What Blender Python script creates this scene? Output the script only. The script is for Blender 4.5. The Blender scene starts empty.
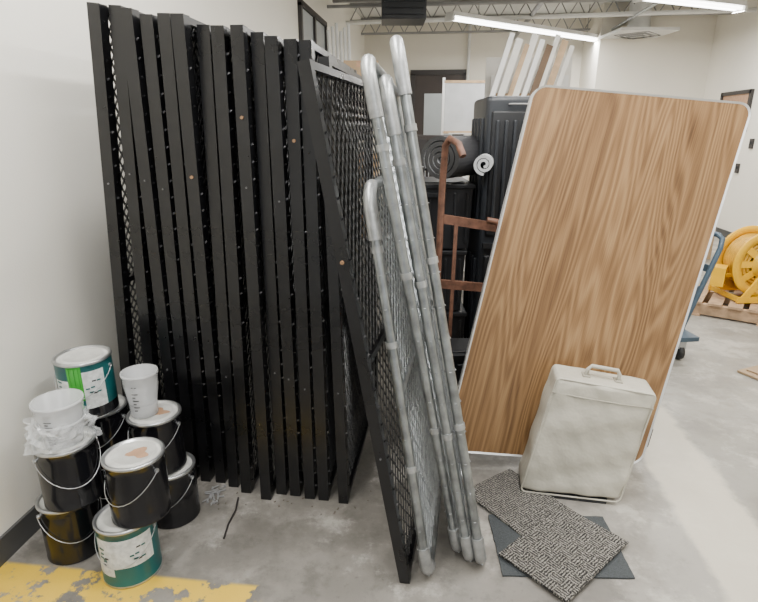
import bpy, math, random
from mathutils import Vector, Matrix
random.seed(7)
TH=math.radians(6.56)
M=Matrix.Rotation(TH,4,'Z')
scene=bpy.context.scene
V=Vector

# ------------------------------------------------------------ materials
def nn(nt,t,**kw):
    n=nt.nodes.new(t)
    for k,v in kw.items(): setattr(n,k,v)
    return n
def rgba(c): return (c[0],c[1],c[2],1)
def mat(name,col,rough=.5,metal=0,var=.12,scale=6,bump=0,bscale=80,emis=0,alpha=1,trans=0,rvar=0,bdist=.01):
    m=bpy.data.materials.new(name); m.use_nodes=True
    nt=m.node_tree; b=nt.nodes['Principled BSDF']; L=nt.links
    tc=nn(nt,'ShaderNodeTexCoord')
    no=nn(nt,'ShaderNodeTexNoise'); no.inputs['Scale'].default_value=scale; no.inputs['Detail'].default_value=6
    L.new(tc.outputs['Object'],no.inputs['Vector'])
    cr=nn(nt,'ShaderNodeValToRGB')
    cr.color_ramp.elements[0].position=.3; cr.color_ramp.elements[1].position=.7
    cr.color_ramp.elements[0].color=rgba([max(0,c*(1-var)) for c in col])
    cr.color_ramp.elements[1].color=rgba([min(1,c*(1+var*.6)) for c in col])
    L.new(no.outputs['Fac'],cr.inputs['Fac']); L.new(cr.outputs['Color'],b.inputs['Base Color'])
    b.inputs['Roughness'].default_value=rough; b.inputs['Metallic'].default_value=metal
    if rvar:
        mr=nn(nt,'ShaderNodeMapRange'); mr.inputs['To Min'].default_value=max(.02,rough-rvar); mr.inputs['To Max'].default_value=min(1,rough+rvar)
        L.new(no.outputs['Fac'],mr.inputs['Value']); L.new(mr.outputs['Result'],b.inputs['Roughness'])
    if bump:
        n2=nn(nt,'ShaderNodeTexNoise'); n2.inputs['Scale'].default_value=bscale; n2.inputs['Detail'].default_value=4
        L.new(tc.outputs['Object'],n2.inputs['Vector'])
        bp=nn(nt,'ShaderNodeBump'); bp.inputs['Strength'].default_value=bump; bp.inputs['Distance'].default_value=bdist
        L.new(n2.outputs['Fac'],bp.inputs['Height']); L.new(bp.outputs['Normal'],b.inputs['Normal'])
    if emis:
        b.inputs['Emission Color'].default_value=rgba(col); b.inputs['Emission Strength'].default_value=emis
    b.inputs['Alpha'].default_value=alpha
    b.inputs['Transmission Weight'].default_value=trans
    return m

m_wall=mat('wall_paint',(.84,.81,.73),.75,var=.03,scale=1.5,bump=.08,bscale=120)
m_wall2=mat('wall_paint_far',(.80,.76,.67),.8,var=.04,scale=1.2,bump=.05)
m_ceil=mat('ceiling_paint',(.62,.62,.60),.85,var=.05,scale=2)
m_base=mat('baseboard_vinyl',(.07,.07,.07),.5,var=.1)
m_black=mat('black_powdercoat',(.006,.006,.007),.30,0,var=.4,scale=9,rvar=.1)
m_blackw=mat('black_wire',(.008,.008,.009),.28,.1,var=.3)
m_knob=mat('bare_metal_glint',(.24,.24,.25),.3,.7,var=.5,scale=40)  # bare metal of screws and ties, lightened to paint in their glints
m_rust=mat('rusty_bolt',(.36,.21,.11),.7,.2,var=.4,scale=50)
m_galv=mat('galvanized_steel',(.33,.35,.355),.34,.85,var=.38,scale=20,bump=.05,rvar=.12)
m_galvf=mat('galvanized_fitting',(.43,.44,.44),.4,.7,var=.28,scale=30,bump=.1)
m_gwire=mat('galvanized_wire',(.34,.36,.37),.35,.7,var=.3,scale=30)
m_alu=mat('aluminium_edge',(.74,.74,.73),.35,.5,var=.06)
m_brown=mat('table_underside',(.13,.08,.045),.7)
m_tleg=mat('table_leg_steel',(.10,.09,.08),.4,.4)
m_cblack=mat('can_black_gloss',(.008,.008,.010),.14,0,var=.3)
m_lid=mat('can_lid_white',(.58,.58,.55),.4,.1,var=.25,scale=14)
m_rim=mat('can_rim_steel',(.50,.51,.52),.28,.85,var=.2,scale=20)
m_teal=mat('can_label_teal',(.005,.10,.105),.3,var=.3)
m_labw=mat('can_label_white',(.66,.68,.67),.35,var=.25,scale=60)
m_green=mat('green_paint_drip',(.05,.38,.04),.25,var=.15)
m_tan=mat('tan_paint_stain',(.42,.25,.15),.5,var=.2,scale=25)
m_clear=mat('clear_plastic_tub',(.72,.73,.74),.22,var=.08,alpha=.48)
m_bag=mat('plastic_bag_film',(.80,.82,.83),.12,var=.03,alpha=.28)
m_white=mat('white_plastic',(.72,.72,.70),.5,var=.08)
m_vinyl=mat('cream_vinyl',(.47,.445,.37),.5,var=.14,scale=5,bump=.7,bscale=6,bdist=.03)
m_vinyld=mat('cream_vinyl_seam',(.34,.32,.26),.55,var=.1)
m_dark=mat('dark_plastic',(.011,.012,.014),.45,var=.3)
m_slate=mat('slate_plastic',(.020,.023,.028),.40,var=.25)
m_redbrown=mat('rusty_red_paint',(.17,.08,.05),.55,.1,var=.45,scale=25,bump=.1)
m_wood=mat('raw_pine',(.46,.32,.19),.7,var=.25,scale=12)
m_pallet=mat('pallet_wood',(.45,.30,.18),.8,var=.3,scale=15,bump=.2)
m_plank=mat('white_board',(.68,.66,.61),.7,var=.1)
m_card=mat('cardboard',(.38,.27,.16),.8,var=.12)
m_yel=mat('yellow_enamel',(.85,.48,.01),.35,var=.12)
m_yhose=mat('yellow_hose',(.62,.34,.02),.45,var=.25,scale=20)
m_hose=mat('black_hose',(.02,.02,.02),.45)
m_blue=mat('blue_grey_paint',(.06,.095,.13),.45,.2,var=.2)
m_bluep=mat('blue_plastic',(.02,.05,.14),.45,var=.2)
m_grey=mat('grey_rubber',(.035,.035,.038),.6,var=.15)
m_mgrey=mat('mid_grey_metal',(.28,.28,.28),.6,var=.15)
m_dgrey=mat('dark_grey_rubber_edge',(.045,.045,.045),.6,var=.15)
m_lgrey=mat('light_grey_mat',(.48,.49,.50),.7,var=.1)
m_glass=mat('window_glass',(.50,.54,.56),.12,var=.15,scale=1)
m_frame=mat('dark_frame',(.03,.026,.025),.5)
m_door=mat('dark_door',(.045,.034,.03),.55)
m_debris=mat('dirt_debris',(.14,.12,.10),.9,var=.4,scale=90)
m_tube=mat('fluorescent_tube',(1,.99,.96),.5,emis=10,var=0)
m_gtile=mat('plain_grey_carpet',(.055,.062,.066),.95,var=.25,scale=200,bump=.5,bscale=300)

def floor_mat():
    m=bpy.data.materials.new('concrete_floor'); m.use_nodes=True; nt=m.node_tree; L=nt.links; b=nt.nodes['Principled BSDF']
    g=nn(nt,'ShaderNodeNewGeometry')
    def noise(s,d=6,rough=.55):
        n=nn(nt,'ShaderNodeTexNoise'); n.inputs['Scale'].default_value=s; n.inputs['Detail'].default_value=d; n.inputs['Roughness'].default_value=rough
        L.new(g.outputs['Position'],n.inputs['Vector']); return n.outputs['Fac']
    def mr(src,a,b_,c=0,d=1):
        n=nn(nt,'ShaderNodeMapRange'); n.interpolation_type='SMOOTHSTEP'
        n.inputs['From Min'].default_value=a; n.inputs['From Max'].default_value=b_; n.inputs['To Min'].default_value=c; n.inputs['To Max'].default_value=d
        L.new(src,n.inputs['Value']); return n.outputs['Result']
    def mth(op,a,b_):
        n=nn(nt,'ShaderNodeMath',operation=op)
        for i,x in enumerate((a,b_)):
            if isinstance(x,(int,float)): n.inputs[i].default_value=x
            else: L.new(x,n.inputs[i])
        return n.outputs[0]
    def mul(a,b_): return mth('MULTIPLY',a,b_)
    def mix(f,a,b_):
        n=nn(nt,'ShaderNodeMix',data_type='RGBA')
        if isinstance(f,(int,float)): n.inputs[0].default_value=f
        else: L.new(f,n.inputs[0])
        for i,x in ((6,a),(7,b_)):
            if isinstance(x,tuple): n.inputs[i].default_value=rgba(x)
            else: L.new(x,n.inputs[i])
        return n.outputs[2]
    sp=nn(nt,'ShaderNodeSeparateXYZ'); L.new(g.outputs['Position'],sp.inputs[0]); X=sp.outputs[0]; Y=sp.outputs[1]
    n1=noise(1.6); n2=noise(9,8,.65); n3=noise(45,4,.7); n4=noise(3.2,9,.72); n6=noise(2.3,7,.6)
    c=mix(mr(n1,.38,.62),(.185,.173,.154),(.28,.262,.235))
    c=mix(mul(mr(n6,.48,.60),.6),c,(.115,.107,.095))
    c=mix(mul(mr(n2,.5,.66),.55),c,(.105,.096,.085))
    c=mix(mul(mr(n4,.53,.64),.6),c,(.45,.43,.39))
    c=mix(mul(mr(n3,.56,.75),.45),c,(.08,.072,.064))
    # darker mottled area along the stored panels
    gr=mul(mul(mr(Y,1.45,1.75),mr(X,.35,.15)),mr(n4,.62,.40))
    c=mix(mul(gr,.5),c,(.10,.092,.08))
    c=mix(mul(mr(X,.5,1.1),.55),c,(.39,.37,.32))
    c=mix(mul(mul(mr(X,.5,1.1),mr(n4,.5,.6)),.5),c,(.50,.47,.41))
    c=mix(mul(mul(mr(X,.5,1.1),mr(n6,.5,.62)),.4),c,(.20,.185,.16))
    xe=mth('ADD',X,mul(mth('SUBTRACT',n2,.5),.10))
    band=mul(mr(xe,.98,1.02),mr(xe,1.32,1.27))
    c=mix(mul(band,.8),c,(.58,.53,.43))
    yb=mul(mul(mr(Y,1.17,1.19),mr(Y,1.43,1.41)),mr(X,-.54,-.60))
    n5=noise(6.5,6,.65)
    yb=mul(yb,mr(n5,.435,.475))
    c=mix(yb,c,(.70,.46,.045))
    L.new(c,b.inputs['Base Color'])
    L.new(mr(n2,.3,.7,.33,.6),b.inputs['Roughness'])
    bp=nn(nt,'ShaderNodeBump'); bp.inputs['Strength'].default_value=.15; bp.inputs['Distance'].default_value=.01
    L.new(n3,bp.inputs['Height']); L.new(bp.outputs['Normal'],b.inputs['Normal'])
    return m
m_floor=floor_mat()

def grain_mat():
    m=bpy.data.materials.new('woodgrain_laminate'); m.use_nodes=True; nt=m.node_tree; L=nt.links; b=nt.nodes['Principled BSDF']
    uv=nn(nt,'ShaderNodeUVMap'); sp=nn(nt,'ShaderNodeSeparateXYZ'); L.new(uv.outputs[0],sp.inputs[0])
    def ma(op,a,b_=None):
        n=nn(nt,'ShaderNodeMath',operation=op)
        for i,x in enumerate((a,b_)):
            if x is None: continue
            if isinstance(x,(int,float)): n.inputs[i].default_value=x
            else: L.new(x,n.inputs[i])
        return n.outputs[0]
    x=sp.outputs[0]; y=sp.outputs[1]
    def nz(sx,sy,off,det):
        cb=nn(nt,'ShaderNodeCombineXYZ'); L.new(ma('MULTIPLY',x,sx),cb.inputs[0]); L.new(ma('MULTIPLY',y,sy),cb.inputs[1]); cb.inputs[2].default_value=off
        n=nn(nt,'ShaderNodeTexNoise'); n.inputs['Scale'].default_value=1; n.inputs['Detail'].default_value=det; L.new(cb.outputs[0],n.inputs['Vector']); return n.outputs['Fac']
    a=nz(7.0,.7,2.3,1.0)
    rings=ma('MULTIPLY',ma('ADD',ma('SINE',ma('MULTIPLY',a,105)),1),.5)
    rings=ma('POWER',rings,1.3)
    fib=nz(210,5,1.1,4)
    streak=nz(38,.35,5.1,3)
    tone=nz(6,.25,7.3,1)
    f=ma('ADD',ma('ADD',ma('MULTIPLY',rings,.21),ma('MULTIPLY',fib,.44)),ma('ADD',ma('MULTIPLY',tone,.34),ma('MULTIPLY',streak,.32)))
    cr=nn(nt,'ShaderNodeValToRGB'); L.new(f,cr.inputs[0])
    e=cr.color_ramp.elements; e[0].position=.36; e[0].color=(.098,.047,.018,1); e[1].position=.90; e[1].color=(.41,.25,.115,1)
    k=cr.color_ramp.elements.new(.62); k.color=(.25,.137,.057,1)
    L.new(cr.outputs[0],b.inputs['Base Color']); b.inputs['Roughness'].default_value=.42
    return m
m_grain=grain_mat()

def tweed_mat():
    m=bpy.data.materials.new('tweed_carpet'); m.use_nodes=True; nt=m.node_tree; L=nt.links; b=nt.nodes['Principled BSDF']
    uv=nn(nt,'ShaderNodeUVMap')
    ck=nn(nt,'ShaderNodeTexChecker'); ck.inputs['Scale'].default_value=24; L.new(uv.outputs[0],ck.inputs['Vector'])
    def wv(direction):
        w=nn(nt,'ShaderNodeTexWave'); w.bands_direction=direction; w.inputs['Scale'].default_value=30; w.inputs['Distortion'].default_value=4.5; w.inputs['Detail'].default_value=3; w.inputs['Detail Scale'].default_value=4
        L.new(uv.outputs[0],w.inputs['Vector']); return w.outputs['Fac']
    mx=nn(nt,'ShaderNodeMix',data_type='FLOAT'); L.new(ck.outputs['Fac'],mx.inputs[0]); L.new(wv('X'),mx.inputs[2]); L.new(wv('Y'),mx.inputs[3])
    n=nn(nt,'ShaderNodeTexNoise'); n.inputs['Scale'].default_value=140; n.inputs['Detail'].default_value=3; L.new(uv.outputs[0],n.inputs['Vector'])
    n2=nn(nt,'ShaderNodeMath',operation='MULTIPLY'); n2.inputs[1].default_value=1.9; L.new(n.outputs['Fac'],n2.inputs[0])
    ad=nn(nt,'ShaderNodeMath',operation='ADD'); L.new(mx.outputs[0],ad.inputs[0]); L.new(n2.outputs[0],ad.inputs[1])
    mr=nn(nt,'ShaderNodeMapRange'); mr.inputs['From Max'].default_value=2.9; L.new(ad.outputs[0],mr.inputs['Value'])
    cr=nn(nt,'ShaderNodeValToRGB'); L.new(mr.outputs[0],cr.inputs[0]); e=cr.color_ramp.elements
    e[0].position=.43; e[0].color=(.016,.015,.015,1); e[1].position=.74; e[1].color=(.33,.31,.275,1)
    L.new(cr.outputs[0],b.inputs['Base Color']); b.inputs['Roughness'].default_value=.95
    bp=nn(nt,'ShaderNodeBump'); bp.inputs['Strength'].default_value=.6; bp.inputs['Distance'].default_value=.004
    L.new(ad.outputs[0],bp.inputs['Height']); L.new(bp.outputs['Normal'],b.inputs['Normal'])
    return m
m_tweed=tweed_mat()

# ------------------------------------------------------------ builder
class B:
    def __init__(s): s.v=[];s.f=[];s.m=[];s.s=[];s.mats=[]
    def mi(s,m):
        if m not in s.mats: s.mats.append(m)
        return s.mats.index(m)
    def add(s,vs,fs,m,smooth=False):
        o=len(s.v); s.v+= [V(p) for p in vs]; k=s.mi(m) if not isinstance(m,list) else None
        for i,f in enumerate(fs):
            s.f.append([a+o for a in f]); s.m.append(k if k is not None else s.mi(m[i])); s.s.append(smooth)
    def hexa(s,p,m):
        s.add(p,[(0,3,2,1),(4,5,6,7),(0,1,5,4),(1,2,6,5),(2,3,7,6),(3,0,4,7)],m)
    def box(s,c,sz,m,rz=0,R=None):
        c=V(c); R=R or Matrix.Rotation(rz,3,'Z'); a,b,d=[x/2 for x in sz]
        P=[(-a,-b,-d),(a,-b,-d),(a,b,-d),(-a,b,-d),(-a,-b,d),(a,-b,d),(a,b,d),(-a,b,d)]
        s.hexa([c+R@V(p) for p in P],m)
    def bar(s,p0,p1,w,t,side,m):
        p0=V(p0);p1=V(p1);ax=(p1-p0).normalized(); side=V(side); side=(side-ax*side.dot(ax)).normalized(); o=ax.cross(side)
        a=side*w/2;b=o*t/2
        s.hexa([p0-a-b,p0+a-b,p0+a+b,p0-a+b,p1-a-b,p1+a-b,p1+a+b,p1-a+b],m)
    def sweep(s,pts,r,m,n=10,closed=False,caps=True):
        pts=[V(p) for p in pts]; N=len(pts)
        def tan(i):
            if closed: return (pts[(i+1)%N]-pts[i-1]).normalized()
            return (pts[min(i+1,N-1)]-pts[max(i-1,0)]).normalized()
        t=tan(0); up=V((0,0,1)) if abs(t.z)<.9 else V((1,0,0)); x=t.cross(up).normalized()
        vs=[]
        for i in range(N):
            t=tan(i); x=(x-t*x.dot(t)).normalized(); y=t.cross(x)
            rr=r[i] if isinstance(r,(list,tuple)) else r
            for k in range(n):
                a=2*math.pi*k/n; vs.append(pts[i]+x*math.cos(a)*rr+y*math.sin(a)*rr)
        fs=[]
        for i in range(N if closed else N-1):
            j=(i+1)%N
            for k in range(n):
                l=(k+1)%n; fs.append((i*n+k,i*n+l,j*n+l,j*n+k))
        s.add(vs,fs,m,True)
        if not closed and caps:
            s.add([vs[k] for k in range(n)],[tuple(range(n))[::-1]],m); s.add([vs[(N-1)*n+k] for k in range(n)],[tuple(range(n))],m)
    def tube(s,p0,p1,r,m,n=10): s.sweep([p0,p1],r,m,n)
    def lathe(s,c,prof,m,n=36,R=None,matfn=None,smooth=True):
        c=V(c); vs=[];fs=[];ms=[]; R=R or Matrix.Identity(3)
        for (r,z) in prof:
            for k in range(n):
                a=2*math.pi*k/n; vs.append(c+R@V((r*math.cos(a),r*math.sin(a),z)))
        for i in range(len(prof)-1):
            for k in range(n):
                l=(k+1)%n; fs.append((i*n+k,i*n+l,(i+1)*n+l,(i+1)*n+k))
                ms.append(matfn(i,math.degrees(2*math.pi*(k+.5)/n)) if matfn else m)
        s.add(vs,fs,ms if matfn else m,smooth)
    def rbox(s,c,sz,r,m,R=None,g=6,bulge=0,post=None):
        c=V(c);R=R or Matrix.Identity(3); h=V(sz)/2
        def coords(H):
            inner=H-r; L=[-H,-H+r*.3,-H+r*.65,-inner]
            L+=[-inner+2*inner*i/g for i in range(1,g)]
            return L+[inner,H-r*.65,H-r*.3,H]
        cs=[coords(h[i]) for i in range(3)]
        def mapp(p):
            q=V([max(-(h[i]-r),min(h[i]-r,p[i])) for i in range(3)]); d=p-q
            if d.length>1e-9: q=q+d.normalized()*r
            if bulge:
                wx=[1-min(1,abs(q[i])/h[i])**2 for i in range(3)]
                q=V((q.x*(1+bulge*wx[1]*wx[2]/h.x),q.y*(1+bulge*wx[0]*wx[2]/h.y),q.z*(1+bulge*wx[0]*wx[1]/h.z)))
            if post: q=post(q)
            return c+R@q
        for ax in range(3):
            u,w=(ax+1)%3,(ax+2)%3
            for sg in (-1,1):
                vs=[];fs=[];nu=len(cs[u]);nw=len(cs[w])
                for a in cs[u]:
                    for b_ in cs[w]:
                        p=V((0,0,0)); p[ax]=sg*h[ax];p[u]=a;p[w]=b_; vs.append(mapp(p))
                for i in range(nu-1):
                    for j in range(nw-1):
                        q=(i*nw+j,(i+1)*nw+j,(i+1)*nw+j+1,i*nw+j+1); fs.append(q if sg>0 else q[::-1])
                s.add(vs,fs,m,True)
    def obj(s,name,xf=None,bevel=0,world=False,weld=False):
        me=bpy.data.meshes.new(name); loc=[V(p) for p in s.v]
        out=[xf(p) if xf else p for p in loc]
        if not world: out=[M@p for p in out]
        mn=V([min(p[i] for p in out) for i in range(3)]); mx=V([max(p[i] for p in out) for i in range(3)])
        org=V(((mn.x+mx.x)/2,(mn.y+mx.y)/2,mn.z))
        me.from_pydata([p-org for p in out],[],s.f)
        for m in s.mats: me.materials.append(m)
        for i,p in enumerate(me.polygons): p.material_index=s.m[i]; p.use_smooth=s.s[i]
        uvl=me.uv_layers.new(name='UVMap')
        for l in me.loops: uvl.data[l.index].uv=(loc[l.vertex_index].x,loc[l.vertex_index].y)
        me.update()
        o=bpy.data.objects.new(name,me); o.location=org; scene.collection.objects.link(o)
        if weld:
            w=o.modifiers.new('w','WELD'); w.merge_threshold=.0002
        if bevel:
            b=o.modifiers.new('b','BEVEL'); b.width=bevel; b.segments=2; b.limit_method='ANGLE'
        return o

# ------------------------------------------------------------ room shell (world axes)
XL,XR,YF,YB,ZC=-1.542,4.14,11.0,-2.5,3.4
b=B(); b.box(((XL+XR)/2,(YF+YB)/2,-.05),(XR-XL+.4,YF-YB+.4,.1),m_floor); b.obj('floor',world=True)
b=B(); b.box((XL-.1,(YF+YB)/2,ZC/2),(.2,YF-YB,ZC),m_wall); b.obj('wall_left',world=True)
b=B(); b.box((XR+.1,(YF+YB)/2,ZC/2),(.2,YF-YB,ZC),m_wall2); b.obj('wall_right',world=True)
b=B(); b.box(((XL+XR)/2,YF+.1,ZC/2),(XR-XL+.4,.2,ZC),m_wall2); b.obj('wall_far',world=True)
b=B(); b.box(((2.43+XR)/2,(9.84+YF)/2,ZC/2),(XR-2.43,YF-9.84,ZC),m_wall2); b.obj('wall_alcove',world=True)
b=B(); b.box(((XL+XR)/2,(YF+YB)/2,ZC+.05),(XR-XL+.4,YF-YB+.4,.1),m_ceil); b.obj('ceiling',world=True)
b=B(); b.box((XL+.006,(YF+YB)/2,.05),(.012,YF-YB,.10),m_base); b.obj('baseboard_left',world=True)
b=B(); b.box((XR-.006,(9.84+YB)/2,.05),(.012,9.84-YB,.10),m_base); b.obj('baseboard_right',world=True)
b=B(); b.box(((2.43+XR)/2,9.834,.05),(XR-2.43-.02,.012,.10),m_base); b.obj('baseboard_far',world=True)
b=B()
y0,y1,z0,z1=6.1,7.35,1.0,2.75
for yy in (y0,(y0+y1)/2,y1): b.box((XL+.02,yy,(z0+z1)/2),(.04,.06,z1-z0),m_frame)
for zz in (z0,(z0+z1)/2+.3,z1): b.box((XL+.02,(y0+y1)/2,zz),(.04,y1-y0+.06,.06),m_frame)
b.box((XL+.008,(y0+y1)/2,(z0+z1)/2),(.014,y1-y0,z1-z0),m_glass); b.obj('window_1',world=True)
YD=YF-.012
b=B(); dx=-.12
b.box((dx-.5,YD-.03,1.25),(.09,.06,2.5),m_frame); b.box((dx+.5,YD-.03,1.25),(.09,.06,2.5),m_frame); b.box((dx,YD-.03,2.52),(1.09,.06,.09),m_frame)
b.box((dx,YD-.015,1.24),(.92,.03,2.48),m_door); b.box((dx,YD-.035,1.75),(.55,.02,.8),m_glass); b.box((dx+.38,YD-.06,1.05),(.04,.06,.14),m_galv)
b.obj('door_1',world=True)
b=B(); b.box((XR-.01,8.75,1.75),(.02,.8,.5),m_tan)
for yy in (8.35,9.15): b.box((XR-.02,yy,1.75),(.04,.05,.55),m_frame)
for zz in (1.5,2.0): b.box((XR-.02,8.75,zz),(.04,.85,.05),m_frame)
b.obj('notice_board',world=True)
for (yy,zz) in ((8.36,.98),(8.12,1.32)):
    b=B(); b.box((XR-.01,yy,zz),(.02,.09,.13),m_frame); b.box((XR-.028,yy,zz+.01),(.018,.02,.04),m_grey); b.obj('light_switch',world=True,bevel=.003)

b=B()
for i,yy in enumerate((5.2,6.6,8.0,9.4,10.6)):
    b.box(((XL+XR)/2,yy,3.36),(XR-XL,.09,.05),m_mgrey); b.box(((XL+XR)/2,yy,3.14),(XR-XL,.07,.03),m_mgrey)
    n=22
    for k in range(n):
        xa=XL+(XR-XL)*k/n; xb=XL+(XR-XL)*(k+.5)/n; xc=XL+(XR-XL)*(k+1)/n
        b.tube((xa,yy,3.14),(xb,yy,3.36),.009,m_mgrey,6); b.tube((xb,yy,3.36),(xc,yy,3.14),.009,m_mgrey,6)
b.obj('ceiling_joists',world=True)
b=B()
b.tube((XL,9.0,3.05),(XR,8.7,3.05),.03,m_white); b.tube((XL,7.6,3.0),(XR,7.6,3.0),.02,m_mgrey); b.tube((1.2,YB,3.08),(1.2,YF,3.08),.035,m_mgrey); b.tube((2.6,YB,3.02),(2.6,YF,3.02),.02,m_galv)
b.tube((.4,YF-.06,0),(.4,YF-.06,ZC),.03,m_white)
b.obj('ceiling_pipes',world=True)

def fixture(p0,p1,power):
    p0=V(p0);p1=V(p1);ax=(p1-p0).normalized(); side=V((0,0,1)).cross(ax)
    b=B(); b.bar(p0+V((0,0,.05)),p1+V((0,0,.05)),.16,.05,side,m_white)
    for s in (-.04,.04): b.tube(p0+side*s+ax*.03,p1+side*s-ax*.03,.018,m_tube,8)
    for t in (.15,.85):
        q=p0.lerp(p1,t); b.tube(q+V((0,0,.06)),V((q.x,q.y,ZC)),.006,m_galv,6)
    for e in (p0,p1): b.bar(e-ax*.02,e+ax*.02,.16,.07,side,m_white)
    o=b.obj('fluorescent_or_fill_light')
    ld=bpy.data.lights.new('tube_glow','AREA'); ld.shape='RECTANGLE'; ld.size=(p1-p0).length; ld.size_y=.16; ld.energy=power; ld.color=(1,.985,.955)
    l=bpy.data.objects.new('tube_glow',ld); scene.collection.objects.link(l)
    mid=M@((p0+p1)/2-V((0,0,.03))); ang=math.atan2(ax.y,ax.x)+TH
    l.parent=o; l.location=mid-o.location; l.rotation_euler=(0,0,ang)
fixture((.93,7.9,2.9),(3.78,9.9,2.9),115)
fixture((2.9,6.75,2.9),(4.4,7.35,2.9),85)
fixture((-.9,.3,3.1),(-.3,2.9,3.1),74)  # this and the next four: unseen fixtures added for overhead fill light
fixture((.7,.3,3.1),(1.0,2.9,3.1),76)
fixture((2.3,1.0,3.1),(2.6,3.6,3.1),72)
fixture((-.5,-1.6,3.1),(1.8,-1.6,3.1),88)
fixture((.9,4.6,3.1),(3.0,4.6,3.1),82)

b=B(); c=V((3.95,9.1,2.9))
b.box(c,(.85,.85,.04),m_white)
for k in range(3): b.lathe(c+V((0,0,-.03-.015*k)),[(.35-.1*k,0),(.38-.1*k,.02)],m_mgrey,n=4)
b.lathe(c,[(.20,.02),(.16,.12),(.16,.5)],m_white,n=24); b.obj('air_diffuser')
b=B(); c=V((.29,7.2,2.98)); b.box(c,(.52,.45,.5),m_dark)
for k in range(7): b.box(c+V((0,-.235,-.2+.065*k)),(.46,.03,.012),m_slate)
for sx in (-.2,.2): b.tube(c+V((sx,0,.25)),c+V((sx,0,.42)),.01,m_galv,6)
b.obj('unit_heater',bevel=.005)

# ------------------------------------------------------------ panels
def clip(m,c,L,H):
    pts=[]
    for a in (0,L):
        y=m*a+c
        if -1e-9<=y<=H+1e-9: pts.append((a,y))
    for y in (0,H):
        a=(y-c)/m
        if 1e-6<a<L-1e-6: pts.append((a,y))
    return pts[:2] if len(pts)>=2 else None
def lattice(b,P0,d,u,nrm,L,H,step,slope,r,m):
    k=-int(slope*L/step)-1
    while k*step<H:
        for sg in (1,-1):
            c=k*step
            q=clip(slope,c,L,H)
            if q and sg==-1: q=[(L-a,y) for a,y in q]
            if q and abs(q[0][1]-q[1][1])>.01:
                o=nrm*(r*.9*sg)
                A=P0+d*q[0][0]+u*q[0][1]+o; Bp=P0+d*q[1][0]+u*q[1][1]+o
                b.bar(A,Bp,r*2,r*1.6,nrm,m)
        k+=1
def black_panel(p0,p1,slope=.115,L=1.0,bw=.044,bt=.045,bolts=0,step=.05,wr=.003):
    p0=V(p0);p1=V(p1); d=V((slope,1,0)).normalized(); up=p1-p0; H=up.length; u=up.normalized()
    nrm=d.cross(u).normalized(); b=B()
    for a in (0,L):
        s=1 if a==0 else -1
        b.bar(p0+d*a,p1+d*a,bw,.004,nrm,m_black)
        b.bar(p0+d*(a+s*bt/2)+nrm*(bw/2-.002),p1+d*(a+s*bt/2)+nrm*(bw/2-.002),bt,.004,d,m_black)
        b.bar(p0+d*(a+s*bt/2)-nrm*(bw/2-.006),p1+d*(a+s*bt/2)-nrm*(bw/2-.006),bt*.8,.004,d,m_black)
    for h in (.012,H-.012,H*.48):
        b.bar(p0+u*h,p0+u*h+d*L,bw*.85,.022,nrm,m_black)
    lattice(b,p0,d,u,nrm,L,H,step,1.25,wr,m_blackw)
    # hooks of the mesh wrapped round the frame edge
    h=.05+random.uniform(0,.03)
    while h<H-.04:
        q=p0+u*h+d*.012; b.bar(q+nrm*(bw/2-.003),q+nrm*(bw/2+.006)+u*.008,.0035,.005,d,m_knob if random.random()<.35 else m_blackw); h+=.06  # random hooks in the lighter grey, glints put into their colour
    for fr in (.30,.70):
        if random.random()<.5:
            q=p0+u*(H*fr+random.uniform(-.03,.03))-d*.004; b.sweep([q+d*.003,q-d*.003],.0034,m_knob,8)
    for i in range(bolts):
        q=p0+u*(H*random.uniform(.6,.85))-d*.004; b.sweep([q+d*.003,q-d*.004],.006,m_rust,8)
    b.obj('black_mesh_panel')
tops=[-.955,-.895,-.835,-.775,-.712,-.655,-.592,-.532,-.468,-.412,-.355,-.298,-.25]
bots=[-1.14,-1.02,-.90,-.84,-.775,-.705,-.64,-.575,-.48,-.42,-.36,-.295,-.235]
yb=[2.16,2.14,2.09,2.08,2.06,2.05,2.02,1.98,1.935,1.97,1.96,1.94,1.93]
for i in range(13):
    t=i/12; z=1.905-.125*t; yt=1.98+.035*math.sin(i*2.3)+(.04 if i<3 else 0)
    black_panel((bots[i],yb[i],0),(tops[i],yt,z+.008*math.sin(i*1.7)),bolts=1 if i in (5,8,11) else 0)
black_panel((-.150,1.91,0),(-.192,2.03,1.74),.13,bw=.04,step=.06,wr=.0022)
black_panel((.09,1.49,0),(-.20,1.55,1.675),.20,L=1.0,bw=.036,bt=.03,bolts=1,step=.062,wr=.0022)

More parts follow.
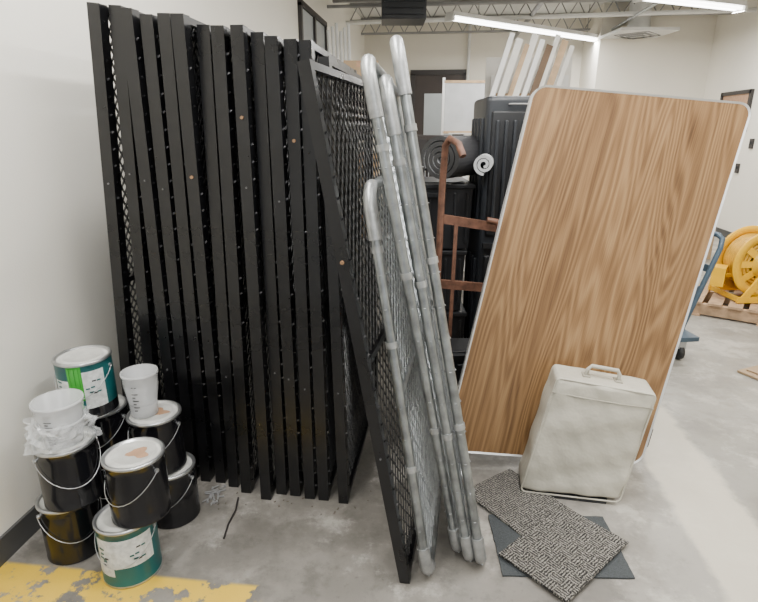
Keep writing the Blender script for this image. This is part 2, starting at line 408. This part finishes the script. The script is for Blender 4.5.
def gate(p0,p1,slope,L,r=.0165,rc=.07,wr=.0026):
    p0=V(p0);p1=V(p1); d=V((slope,1,0)).normalized(); u=(p1-p0); H=u.length; u=u.normalized(); nrm=d.cross(u).normalized()
    b=B(); base=p0; pts=[]
    for (ca,cb,a0) in ((rc,rc,180),(L-rc,rc,270),(L-rc,H-rc,0),(rc,H-rc,90)):
        for k in range(7):
            a=math.radians(a0+90*k/6); q=base+d*(ca+rc*math.cos(a))+u*(cb+rc*math.sin(a)); pts.append(q)
    b.sweep(pts,r,m_galv,12,closed=True)
    b.tube(base+u*H*.5,base+d*L+u*H*.5,r*.8,m_galv)
    for (ca,cb,a0) in ((rc,rc,180),(rc,H-rc,90)):
        q=[]
        for k in range(7):
            a=math.radians(a0+90*k/6); q.append(base+d*(ca+rc*math.cos(a))+u*(cb+rc*math.sin(a)))
        if a0==180: q=[base+u*(rc+.05)]+q
        else: q=q+[base+u*(H-rc-.09)]
        b.sweep(q,r*1.3,m_galvf,12)
    for h in (.3,.62,.85):
        b.tube(base+u*H*h,base+u*(H*h+.02),r*1.2,m_galvf,12)
    lattice(b,base+d*.01,d,u,nrm,L-.02,H,.065,1.15,wr,m_gwire)
    h=.08
    while h<H-.05:
        q=base+u*h+d*r
        b.sweep([q+nrm*r*.9,q-d*r+nrm*r*1.15,q-d*r*2.1,q-d*r-nrm*r*1.15,q-nrm*r*.9],.0020,m_gwire,5); h+=.11
    b.obj('chain_link_gate')
gate((.29,1.60,.02),(-.037,1.65,1.690),.10,.55)
gate((.326,1.555,.02),(.016,1.70,1.64),.08,.55)
gate((.366,1.54,.02),(.050,1.75,1.755),.05,.45)
gate((.169,1.49,.02),(-.035,1.68,1.33),.18,.7)
gate((.255,2.19,.02),(.022,2.26,1.34),.14,.5,r=.015)

# ------------------------------------------------------------ folding table
b=B()
BL=V((.296,2.17,.085)); wv=V((.925,0,-.075)); lv=V((.346,.23,1.595)); wl=wv.length; ll=lv.length
wu=wv/wl; lu=lv/ll; nb=wu.cross(lu).normalized()
if nb.y<0: nb=-nb
def txf(p): return BL+wu*p.x+lu*p.y+nb*p.z
def rrect(x0,y0,x1,y1,r,n=8):
    P=[]
    for cx,cy,a0 in ((x0+r,y0+r,180),(x1-r,y0+r,270),(x1-r,y1-r,0),(x0+r,y1-r,90)):
        for k in range(n+1):
            a=math.radians(a0+90*k/n); P.append((cx+r*math.cos(a),cy+r*math.sin(a)))
    return P
P=rrect(.008,.008,wl-.008,ll-.008,.052); n=len(P)
b.add([(x,y,-.001) for x,y in P],[tuple(range(n))],m_grain)
b.add([(x,y,.02) for x,y in P],[tuple(range(n))[::-1]],m_brown)
Po=rrect(0,0,wl,ll,.06)
vs=[(x,y,-.001) for x,y in P]+[(x,y,-.005) for x,y in Po]+[(x,y,.026) for x,y in Po]+[(x,y,.026) for x,y in P]+[(x,y,.02) for x,y in P]
fs=[]
for q in range(4):
    for k in range(n): fs.append((q*n+k,q*n+(k+1)%n,(q+1)*n+(k+1)%n,(q+1)*n+k))
b.add(vs,fs,m_alu)
for x in (.09,wl-.09): b.box((x,ll/2,.045),(.02,ll-.3,.05),m_brown)
for y in (.16,ll-.16): b.box((wl/2,y,.045),(wl-.2,.02,.05),m_brown)
for y0,y1 in ((.2,.72),(ll-.2,ll-.72)):
    for x in (.14,wl-.14): b.tube((x,y0,.06),(x,y1,.075),.013,m_tleg)
    b.tube((.14,y1,.075),(wl-.14,y1,.075),.013,m_tleg); b.tube((.14,y0,.06),(wl-.14,y0,.06),.013,m_tleg)
b.box((wl+.005,.12,.05),(.05,.09,.03),m_tleg); b.tube((wl-.1,.12,.05),(wl+.02,.12,.05),.012,m_tan)
b.obj('folding_table',xf=txf)

# ------------------------------------------------------------ vinyl case
b=B(); cw,ch,ct=.405,.52,.16
def wrinkle(q):
    f=.0032*math.sin(q.x*31+q.y*17)+.003*math.sin(q.y*41-q.x*13+1)+.002*math.sin(q.x*63+q.y*49)
    q=q.copy()
    if abs(q.z)>ct*.3: q.z+=f
    if abs(q.x)>cw*.4: q.x+=.0025*math.sin(q.y*37)
    q.x*=1+.03*(-q.y/ch)
    return q
b.rbox((cw/2,ch/2+.012,ct/2),(cw,ch-.024,ct),.018,m_vinyl,g=22,bulge=.004,post=wrinkle)
for z in (.004,ct-.02):
    Pq=rrect(.003,.016,cw-.003,ch-.002,.02,5); b.sweep([((x-cw/2)*(1+.03*(-(y-ch/2)/ch))+cw/2,y,z) for x,y in Pq],.0036,m_vinyl,6,closed=True)
b.sweep([(.002,ch-.060,-.003),(cw*.33,ch-.062,-.006),(cw*.66,ch-.062,-.006),(cw-.002,ch-.060,-.003)],.0026,m_vinyld,6)
hx0,hx1=.13,.26
b.sweep([(hx0,ch-.01,.07),(hx0,ch+.030,.07),(hx0+.012,ch+.048,.07),(hx1-.012,ch+.048,.07),(hx1,ch+.030,.07),(hx1,ch-.01,.07)],.0085,m_vinyl,8)
for hx in (hx0,hx1): b.box((hx,ch+.002,.07),(.03,.014,.045),m_vinyld)
b.box((cw+.006,ch*.52,.09),(.012,.06,.04),m_vinyld)
b.box((cw+.014,ch*.55,.09),(.006,.02,.02),m_rim)
b.box((cw*.48,.010,ct*.45),(cw*.80,.018,ct*.86),m_dark)
for x in (.05,cw-.06):
    for z in (.03,ct-.03): b.box((x,.006,z),(.03,.012,.025),m_dark)
ex=V((.98,-.18,0)); ey=V((.125,.07,.5))/.5; ez=V((.18,.98,0)).normalized()
def sxf(p):
    q=V((.604,1.965,.0))+ex*p.x+ey*p.y+ez*p.z; q.z-=.045*(p.x/cw)*(p.y/ch); return q
b.obj('vinyl_carrying_case',xf=sxf,weld=True)

# ------------------------------------------------------------ carpet samples
def tile(name,pts,z,m,th=.007):
    b=B(); c=sum((V((x,y,0)) for x,y in pts),V())/4
    A,Bq,C,D=[V((x,y,0)) for x,y in pts]
    e1=((Bq-A)+(C-D)).normalized(); e2=V((-e1.y,e1.x,0)); w=((Bq-A).length+(C-D).length)/2; h=((C-Bq).length+(D-A).length)/2
    if e2.dot(D-A)<0: e2=-e2
    g=14; vs=[];fs=[]
    for i in range(g+1):
        for j in range(g+1):
            vs.append((w*(i/g-.5)+random.uniform(-.0015,.0015),h*(j/g-.5)+random.uniform(-.0015,.0015),th))
    for i in range(g):
        for j in range(g):
            fs.append((i*(g+1)+j,(i+1)*(g+1)+j,(i+1)*(g+1)+j+1,i*(g+1)+j+1))
    b.add(vs,fs,m)
    rim=[i*(g+1) for i in range(g+1)]+[g*(g+1)+j for j in range(1,g+1)]+[i*(g+1)+g for i in range(g-1,-1,-1)]+[j for j in range(g-1,0,-1)]
    R=[vs[k] for k in rim]; n=len(R)
    b.add(R+[(x,y,0) for x,y,_ in R],[(k,k+n,(k+1)%n+n,(k+1)%n) for k in range(n)]+[tuple(range(n,2*n))],m)
    b.obj(name,xf=lambda p: c+e1*p.x+e2*p.y+V((0,0,z+p.z)))
tile('carpet_sample',[(.464,1.521),(.922,1.508),(.88,1.82),(.416,1.833)],0.0,m_gtile)
tile('carpet_sample',[(.400,1.97),(.535,1.69),(.83,1.83),(.57,2.14)],.0075,m_tweed)
tile('carpet_sample',[(.450,1.60),(.613,1.391),(.945,1.663),(.745,1.88)],.015,m_tweed)

# ------------------------------------------------------------ paint cans
CR,CH=.097,.232
def can(name,x,y,level,style='black',lid=m_lid,bail=True,top=False):
    b=B(); z=level*CH; r=CR
    prof=[(0,.004),(r-.006,.004),(r-.004,0),(r+.001,.002),(r+.001,.007),(r,.009),(r,.05),(r,.085),(r,.125),(r,.165),(r,CH-.035),(r,CH-.012),(r+.003,CH-.009),(r+.003,CH-.003),(r,CH),(r-.007,CH-.001),(r-.010,CH-.007),(r-.026,CH-.007),(r-.030,CH-.003),(r-.034,CH-.005),(0,CH-.005)]
    def mf(i,a):
        if i<=4: return m_rim if style!='black' else m_cblack
        if i<=10:
            if style=='black': return m_cblack
            if style=='green':
                if i==5: return m_cblack
                if 262<a<292 and i>=7: return m_green
                if 268<a<280 and i==6: return m_green
                if 292<a<338 and i<=9: return m_labw
                if 225<a<262 and i in (7,8): return m_labw
                return m_teal
            if style=='teal':
                if i>=10: return m_teal
                if 225<a<345 and i>=7: return m_labw
                if 215<a<260 and i==6: return m_labw
                return m_teal
        if i<=15: return m_rim
        return lid
    b.lathe((0,0,0),prof,None,n=48,matfn=mf)
    if style!='black':
        random.seed(5)
        for k in range(16):
            a=math.radians(random.choice((232,240,248,300,308,316,324)) + random.uniform(-3,3)); rr=r+.0008; zz=random.uniform(.09,.16)
            b.box((rr*math.cos(a),rr*math.sin(a),zz),(.014,.0016,.005),random.choice((m_teal,m_grey)),rz=a+math.pi/2)
    if style=='green':
        for aa,zl_,w_ in ((266,.07,.008),(284,.055,.010),(275,.045,.012),(290,.09,.006)):
            a=math.radians(aa); rr=r+.001
            b.bar((rr*math.cos(a),rr*math.sin(a),zl_),(rr*math.cos(a),rr*math.sin(a),CH-.02),w_,.002,(-math.sin(a),math.cos(a),0),m_green)
    if top and lid is m_lid and level==1:
        pts=[]
        for k in range(20):
            a=2*math.pi*k/20; q=.036+.009*math.sin(3*a+x*20)+.005*math.sin(5*a); pts.append((q*math.cos(a)+.012,q*.8*math.sin(a)+.01,CH-.0042))
        b.add(pts,[tuple(range(20))],m_tan)
    if bail:
        for s in (-1,1): b.sweep([(s*(r-.002),0,CH*.82),(s*(r+.006),0,CH*.82)],.008,m_rim,10)
        pts=[]
        for k in range(17):
            a=math.pi*k/16; pts.append(((r+.006)*math.cos(a),-(r+.012)*math.sin(a)*.95-.0,CH*.82-.10*math.sin(a)))
        b.sweep(pts,.0014,m_rim,6)
    ang=random.uniform(-.9,.9) if style=='black' else 0
    R=Matrix.Rotation(ang,3,'Z')
    return b.obj('paint_can',xf=lambda p: V((x,y,z))+R@p)
can('a',-.882,1.560,0,'teal'); can('a',-.828,1.58,1,top=True)
can('b',-1.14,1.665,0); can('b',-1.105,1.66,1)
can('c',-.835,1.85,0); can('c',-.868,1.855,1,top=True)
can('d',-1.10,1.925,0); can('d',-1.105,1.91,1); can('d',-1.115,1.872,2,'green',top=True)
random.seed(11)
def tub(x,y,z,r0,r1,h,name='plastic_tub'):
    b=B(); t=.0025
    prof=[(0,t),(r0-t,t),(r1-t,h-.002),(r1+.003,h),(r1+.004,h-.01),(r1,h-.012),(r1*.985,h*.7),(r0*1.02,h*.3),(r0,0),(0,0)]
    b.lathe((x,y,z),prof,m_clear,n=32)
    for k in range(8):
        zz=h*(.2+.08*k); rr=r0+(r1-r0)*(.2+.08*k)+.0012
        a=math.radians(262)
        for q in range(4 if k%2 else 2):
            aa=a+q*.09; b.box((x+rr*math.cos(aa),y+rr*math.sin(aa),z+zz),(.006,.002,.003),m_grey,rz=aa+math.pi/2)
    b.obj(name)
zl=2*CH
tub(-.900,1.85,zl,.050,.063,.175)
tub(-1.10,1.655,zl,.060,.074,.09)
tub(-1.10,1.655,zl+.03,.060,.078,.13)
b=B(); n=44; vs=[];fs=[]; rows=10
random.seed(3)
for i in range(rows):
    t=i/(rows-1)
    for k in range(n):
        a=2*math.pi*k/n; r=.090+.012*math.sin(a*5+i)+.008*math.sin(a*11-i*2)+random.uniform(-.008,.008)+.020*(1-t)**2
        vs.append((-1.10+r*math.cos(a),1.655+r*math.sin(a),zl+.012+.082*t+.010*math.sin(a*7+i)*t))
for i in range(rows-1):
    for k in range(n): fs.append((i*n+k,i*n+(k+1)%n,(i+1)*n+(k+1)%n,(i+1)*n+k))
b.add(vs,fs,m_bag,False); b.obj('plastic_bag')

b=B()
for i in range(18):
    x=-.70+random.gauss(0,.022); y=1.96+random.gauss(0,.03); a=random.uniform(0,6.28); l=random.uniform(.02,.05)
    d=V((math.cos(a),math.sin(a),0)); p=V((x,y,.006)); b.tube(p,p+d*l,.003,m_mgrey,6); b.tube(p,p-d*.005,.006,m_mgrey,6)
b.obj('loose_bolts')
b=B()
b.sweep([(-.60,1.94,.006),(-.59,1.86,.008),(-.60,1.78,.005),(-.595,1.70,.006)],.004,m_frame,5)
for i in range(24):
    x=random.uniform(-.70,.0); y=1.9+random.gauss(0,.05); s=random.uniform(.002,.006); b.box((x,y,.002),(s*random.uniform(1,3),s,.003),m_debris,rz=random.uniform(0,3))
b.obj('floor_debris')

# ------------------------------------------------------------ hand truck
b=B()
b.sweep([(.43,2.86,1.37),(.41,2.90,1.43),(.375,2.97,1.455),(.355,3.0,1.42),(.345,3.0,1.2),(.34,2.99,.9),(.33,2.98,.5),(.335,2.96,.15),(.34,2.93,.04)],.019,m_redbrown,8)
b.sweep([(.60,3.0,1.02),(.655,3.0,1.01),(.68,3.0,.96),(.66,3.0,.7),(.62,2.99,.4),(.60,2.96,.15),(.60,2.93,.04)],.019,m_redbrown,8)
b.bar((.34,3.0,1.03),(.66,3.0,.98),.05,.02,(0,0,1),m_redbrown)
b.bar((.335,2.98,.66),(.64,2.99,.63),.05,.02,(0,0,1),m_redbrown)
b.bar((.335,2.97,.30),(.62,2.98,.30),.035,.02,(0,0,1),m_redbrown)
b.bar((.43,3.0,1.0),(.41,2.96,.1),.02,.02,(1,0,0),m_redbrown)
b.box((.47,2.88,.012),(.36,.16,.012),m_redbrown)
for x in (.29,.65):
    R=Matrix.Rotation(math.pi/2,3,'Y'); b.lathe((x-.02,3.03,.10),[(0,0),(.05,0),(.06,-.005),(.10,0),(.10,.04),(.06,.045),(.05,.04),(0,.04)],m_hose,n=24,R=R)
b.tube((.27,3.03,.10),(.69,3.03,.10),.01,m_rim)
b.obj('hand_truck')

def tote(name,c,sz,m,lidm=None,rz=0):
    b=B(); R=Matrix.Rotation(rz,3,'Z'); x,y,z=sz; lidm=lidm or m
    def q(px,py,pz): return R@V((px,py,pz))+V(c)
    k=.94
    b.hexa([q(-x/2*k,-y/2*k,0),q(x/2*k,-y/2*k,0),q(x/2*k,y/2*k,0),q(-x/2*k,y/2*k,0),q(-x/2,-y/2,z-.03),q(x/2,-y/2,z-.03),q(x/2,y/2,z-.03),q(-x/2,y/2,z-.03)],m)
    b.box(q(0,0,z-.02),(x+.02,y+.02,.025),lidm,rz=rz); b.box(q(0,0,z-.004),(x*.8,y*.8,.008),lidm,rz=rz)
    n=max(3,int(x/.07))
    for i in range(n):
        px=-x/2*.85+x*.85*i/(n-1); b.box(q(px,-y/2*.97,z*.48),(.015,.02,z*.75),m,rz=rz)
    b.box(q(0,-y/2-.012,z-.07),(.12,.02,.03),lidm,rz=rz)
    for i in range(3): b.box(q(x/2*.97,-y*.3+y*.3*i,z*.48),(.02,.015,z*.75),m,rz=rz)
    b.obj(name,bevel=.004)
b=B(); cx,cy=.785,3.42; w_,d_,h_=.37,.46,1.68
b.rbox((cx,cy,h_/2),(w_,d_,h_),.03,m_slate,g=3)
for (za,zb_) in ((.08,.78),(.90,1.60)):
    b.rbox((cx,cy-d_/2-.004,(za+zb_)/2),(w_*.84,.03,zb_-za),.012,m_dark,g=2)
    for k in range(6): b.rbox((cx-w_*.33+w_*.132*k,cy-d_/2-.022,(za+zb_)/2),(.022,.024,(zb_-za)*.86),.008,m_slate,g=2)
    for k in range(4): b.rbox((cx-w_/2-.004,cy-.15+.10*k,(za+zb_)/2),(.024,.03,(zb_-za)*.9),.008,m_slate,g=2)
b.box((cx,cy-d_/2-.015,.84),(w_*.9,.03,.03),m_dark)
b.sweep([(cx-.06,cy-d_/2,1.635),(cx-.06,cy-d_/2-.03,1.635),(cx+.06,cy-d_/2-.03,1.635),(cx+.06,cy-d_/2,1.635)],.006,m_mgrey,6)
b.obj('black_plastic_case')
tote('storage_tote',(.34,3.50,0),(.42,.5,.4),m_dark)
tote('storage_tote',(.32,3.50,.4),(.42,.5,.4),m_dark)
tote('storage_tote',(.34,3.50,.8),(.44,.5,.4),m_dark)
tote('storage_crate',(.455,2.64,0),(.22,.22,.42),m_dark)
tote('storage_tote',(.34,4.2,0),(.5,.5,.5),m_bluep)
tote('storage_tote',(.34,4.2,.5),(.5,.5,.5),m_dark)

def roll(c,ax,L,r,m,m2,pitch=.03,me=None):
    b=B(); c=V(c); ax=V(ax).normalized(); x=ax.cross(V((0,0,1))).normalized(); z=x.cross(ax); me=me or m
    N=140; turns=(r-.02)/pitch; vs=[];fs=[]
    for k in range(N+1):
        t=k/N; a=t*turns*2*math.pi-math.pi/2; rr=.02+t*(r-.02); dd=x*math.cos(a)+z*math.sin(a)
        for off in (0,L):
            vs.append(c+dd*rr+ax*off); vs.append(c+dd*(rr-pitch*.80)+ax*off)
    for k in range(N):
        i=4*k;j=i+4; fs+= [(i,j,j+2,i+2),(i+1,i+3,j+3,j+1),(i,i+1,j+1,j),(i+2,j+2,j+3,i+3)]
    b.add(vs,fs,[m,m2,me,me]*N,False); b.obj('rolled_floor_mat')
roll((.345,3.14,1.342),(.75,1,0),.62,.135,m_grey,m_lgrey,.030,m_dgrey)
roll((.57,3.02,1.32),(.25,1,0),.16,.060,m_lgrey,m_grey,.02)
roll((.17,3.3,1.28),(.15,1,0),.6,.075,m_grey,m_hose)
roll((.08,3.35,1.44),(.15,1,0),.6,.08,m_grey,m_hose)

b=B(); sx0,sx1,sy0,sy1=-.75,.05,4.7,5.15
for x in (sx0,sx1):
    for y in (sy0,sy1): b.box((x,y,.95),(.035,.035,1.9),m_mgrey)
for z in (.1,.55,1.0,1.45,1.85): b.box(((sx0+sx1)/2,(sy0+sy1)/2,z),(sx1-sx0,sy1-sy0,.03),m_mgrey)
b.obj('steel_shelving')
def carton(c,sz,rz=0):
    b=B(); b.box((c[0],c[1],c[2]+sz[2]/2),sz,m_card,rz=rz); b.box((c[0],c[1],c[2]+sz[2]+.001),(sz[0]*1.0,.05,.002),m_tan,rz=rz)
    b.box((c[0],c[1]-sz[1]/2-.001,c[2]+sz[2]*.85),(.05,.002,sz[2]*.3),m_tan,rz=rz); b.obj('cardboard_box',bevel=.003)
carton((-.16,4.92,1.866),(.28,.3,.17),.1)
carton((-.5,4.9,1.466),(.38,.32,.26)); carton((-.15,4.92,1.016),(.3,.3,.3)); carton((-.5,4.92,.566),(.4,.3,.3)); carton((-.15,4.92,.566),(.25,.3,.22))

b=B()
for i in range(6): b.tube((-.46+.035*i,6.6+.03*i,0),(-.58+.045*i,6.8+.02*i,2.58+.04*(i%3)),.018,m_white,8)
b.obj('white_poles')
b=B()
for i in range(9):
    x=.60+.085*i; m=[m_white,m_plank,m_wood,m_plank,m_white,m_brown,m_plank,m_wood,m_plank][i]
    b.bar((x,5.75+.02*i,0),(x+.78,6.15+.02*i,2.45-.05*(i%3)),.05+.02*(i%2),.02,(1,0,0),m)
b.obj('leaning_planks')
b=B()
for i,(w,h,m) in enumerate(((1.0,2.3,m_plank),(.9,2.1,m_white),(.8,1.9,m_wood))):
    b.bar((1.75,6.75-.09*i,0),(1.75,6.85-.09*i,h),w,.02,(1,0,0),m)
b.obj('stacked_sheet_boards')
b=B(); cx=1.55
b.box((cx,9.4,1.85),(.95,.03,.75),m_lgrey)
for x in (-.5,.5): b.box((cx+x,9.4,1.25),(.04,.05,2.1),m_alu)
for z in (1.46,2.24): b.box((cx,9.4,z),(1.0,.05,.04),m_wood)
for x in (-.5,.5): b.box((cx+x,9.4,.04),(.05,.5,.04),m_alu)
b.box((cx,9.37,1.44),(.8,.08,.02),m_alu); b.obj('rolling_whiteboard')
b=B(); b.box((.55,6.6,.72),(.5,.4,1.44),m_door); b.box((.43,6.39,.72),(.22,.02,1.36),m_frame); b.box((.67,6.39,.72),(.22,.02,1.36),m_frame)
b.tube((.53,6.37,.9),(.53,6.37,1.05),.008,m_rim,6); b.tube((.57,6.37,.9),(.57,6.37,1.05),.008,m_rim,6); b.obj('storage_cabinet',bevel=.004)
tote('storage_tote',(1.15,4.9,0),(.5,.4,.5),m_bluep); tote('storage_tote',(1.15,4.9,.5),(.5,.4,.5),m_slate)
tote('storage_tote',(1.15,4.9,1.0),(.4,.4,.45),m_bluep,m_white)

# ------------------------------------------------------------ pallet + reel
e1=V((.8,-.6,0)); e2=V((.6,.8,0)); C0=V((2.62,4.36,0)); ang=math.atan2(e1.y,e1.x); R=Matrix.Rotation(ang,3,'Z')
def P3(a,c,z): return C0+e1*a+e2*c+V((0,0,z))
b=B()
for c in (.05,.5,.95): b.box(P3(.55,c,.06),(1.1,.05,.09),m_pallet,R=R)
for i in range(8): b.box(P3(.05+.143*i,.5,.115),(.10,1.0,.02),m_pallet,R=R)
for i in range(3): b.box(P3(.05+.5*i,.5,.008),(.10,1.0,.016),m_pallet,R=R)
b.obj('wooden_pallet')
def reel(ca,cc,zc,r,name='hose_reel'):
    b=B(); c=P3(ca,cc,zc); ax=(e1*.62-e2*.78).normalized() ; X=ax; Zv=V((0,0,1)); Yv=Zv.cross(X)
    Rm=Matrix((Yv,Zv,X)).transposed()
    for s in (-.12,.12):
        o=c+ax*s
        b.lathe(o,[(r,-.008),(r+.008,0),(r,.008),(r-.06,.008),(r-.06,-.008),(r,-.008)],m_yel,n=40,R=Rm)
        b.lathe(o,[(.03,-.006),(r*.45,-.006),(r*.45,.006),(.03,.006)],m_yel,n=30,R=Rm)
        for k in range(10):
            a=2*math.pi*k/10; d=Yv*math.cos(a)+Zv*math.sin(a); b.bar(o+d*r*.40,o+d*(r-.03),.055,.008,ax.cross(d),m_yel)
        b.lathe(o,[(0,-.03),(.03,-.03),(.035,0),(.03,.03),(0,.03)],m_rim,n=16,R=Rm)
    for k in range(9):
        for lay in (0,1,2):
            rr=r*.5+.03*lay+.01; s=-.10+.025*k; pts=[c+ax*s+(Yv*math.cos(a)+Zv*math.sin(a))*rr for a in [2*math.pi*j/28 for j in range(28)]]
            b.sweep(pts,.014,m_yhose,8,closed=True)
    b.tube(c-ax*.20,c+ax*.20,.015,m_yel)
    zb=.131
    for s in (-.19,.19):
        o=c+ax*s
        for d in (-.2,.2): b.bar(o,V((o.x,o.y,zb+.01))+Yv*d,.055,.015,Yv,m_yel)
        b.bar(V((o.x,o.y,zb+.026))-Yv*.24,V((o.x,o.y,zb+.026))+Yv*.24,.05,.02,Zv,m_yel)
        b.lathe(o,[(0,-.02),(.05,-.02),(.05,.02),(0,.02)],m_yel,n=20,R=Rm)
    for d in (-.22,.22): b.bar(V((c.x,c.y,zb+.026))-ax*.19+Yv*d,V((c.x,c.y,zb+.026))+ax*.19+Yv*d,.04,.015,Zv,m_yel)
    b.box(c-Yv*.30+V((0,0,-.12)),(.10,.16,.16),m_yel,R=R)
    b.bar(c-Yv*.30+V((0,0,-.12)),c+V((0,0,-.12)),.03,.02,Zv,m_yel)
    b.obj(name)
reel(.40,.42,.440,.275); reel(.88,.78,.42,.25)
b=B()
b.box((1.86,3.72,.16),(.5,.75,.03),m_blue,rz=.1)
for x in (1.67,2.05):
    for y in (3.42,4.03):
        b.lathe((x-.015,y,.055),[(0,0),(.055,0),(.055,.03),(0,.03)],m_hose,n=20,R=Matrix.Rotation(math.pi/2,3,'Y')); b.box((x,y,.115),(.05,.07,.06),m_rim)
b.sweep([(2.10,3.52,.17),(2.29,3.56,.74),(2.305,3.58,.80),(2.30,3.62,.82),(2.29,3.80,.82),(2.28,3.84,.80),(2.265,3.85,.74),(2.08,3.85,.17)],.018,m_blue,10)
b.bar((2.20,3.54,.45),(2.18,3.84,.45),.05,.012,(0,0,1),m_blue); b.bar((2.24,3.55,.6),(2.22,3.84,.6),.05,.012,(0,0,1),m_blue)
b.obj('platform_cart')
b=B(); b.box((2.53,3.15,.01),(.35,.25,.012),m_card,rz=.4); b.box((2.55,3.17,.022),(.3,.2,.01),m_card,rz=.5); b.obj('flattened_cardboard')
carton((3.75,6.6,0),(.5,.45,.45),.1); carton((3.75,6.6,.455),(.35,.35,.3),-.1)

w=bpy.data.worlds.new('w'); scene.world=w; w.use_nodes=True
bg=w.node_tree.nodes['Background']; bg.inputs[0].default_value=(.92,.96,1,1); bg.inputs[1].default_value=.72
cd=bpy.data.cameras.new('cam'); cd.lens=540/758*36; cd.sensor_width=36; cd.sensor_fit='HORIZONTAL'; cd.clip_start=.05
co=bpy.data.objects.new('camera',cd); scene.collection.objects.link(co)
co.location=(0,0,1.5); co.rotation_euler=(math.radians(90-17.6),0,TH)
scene.camera=co
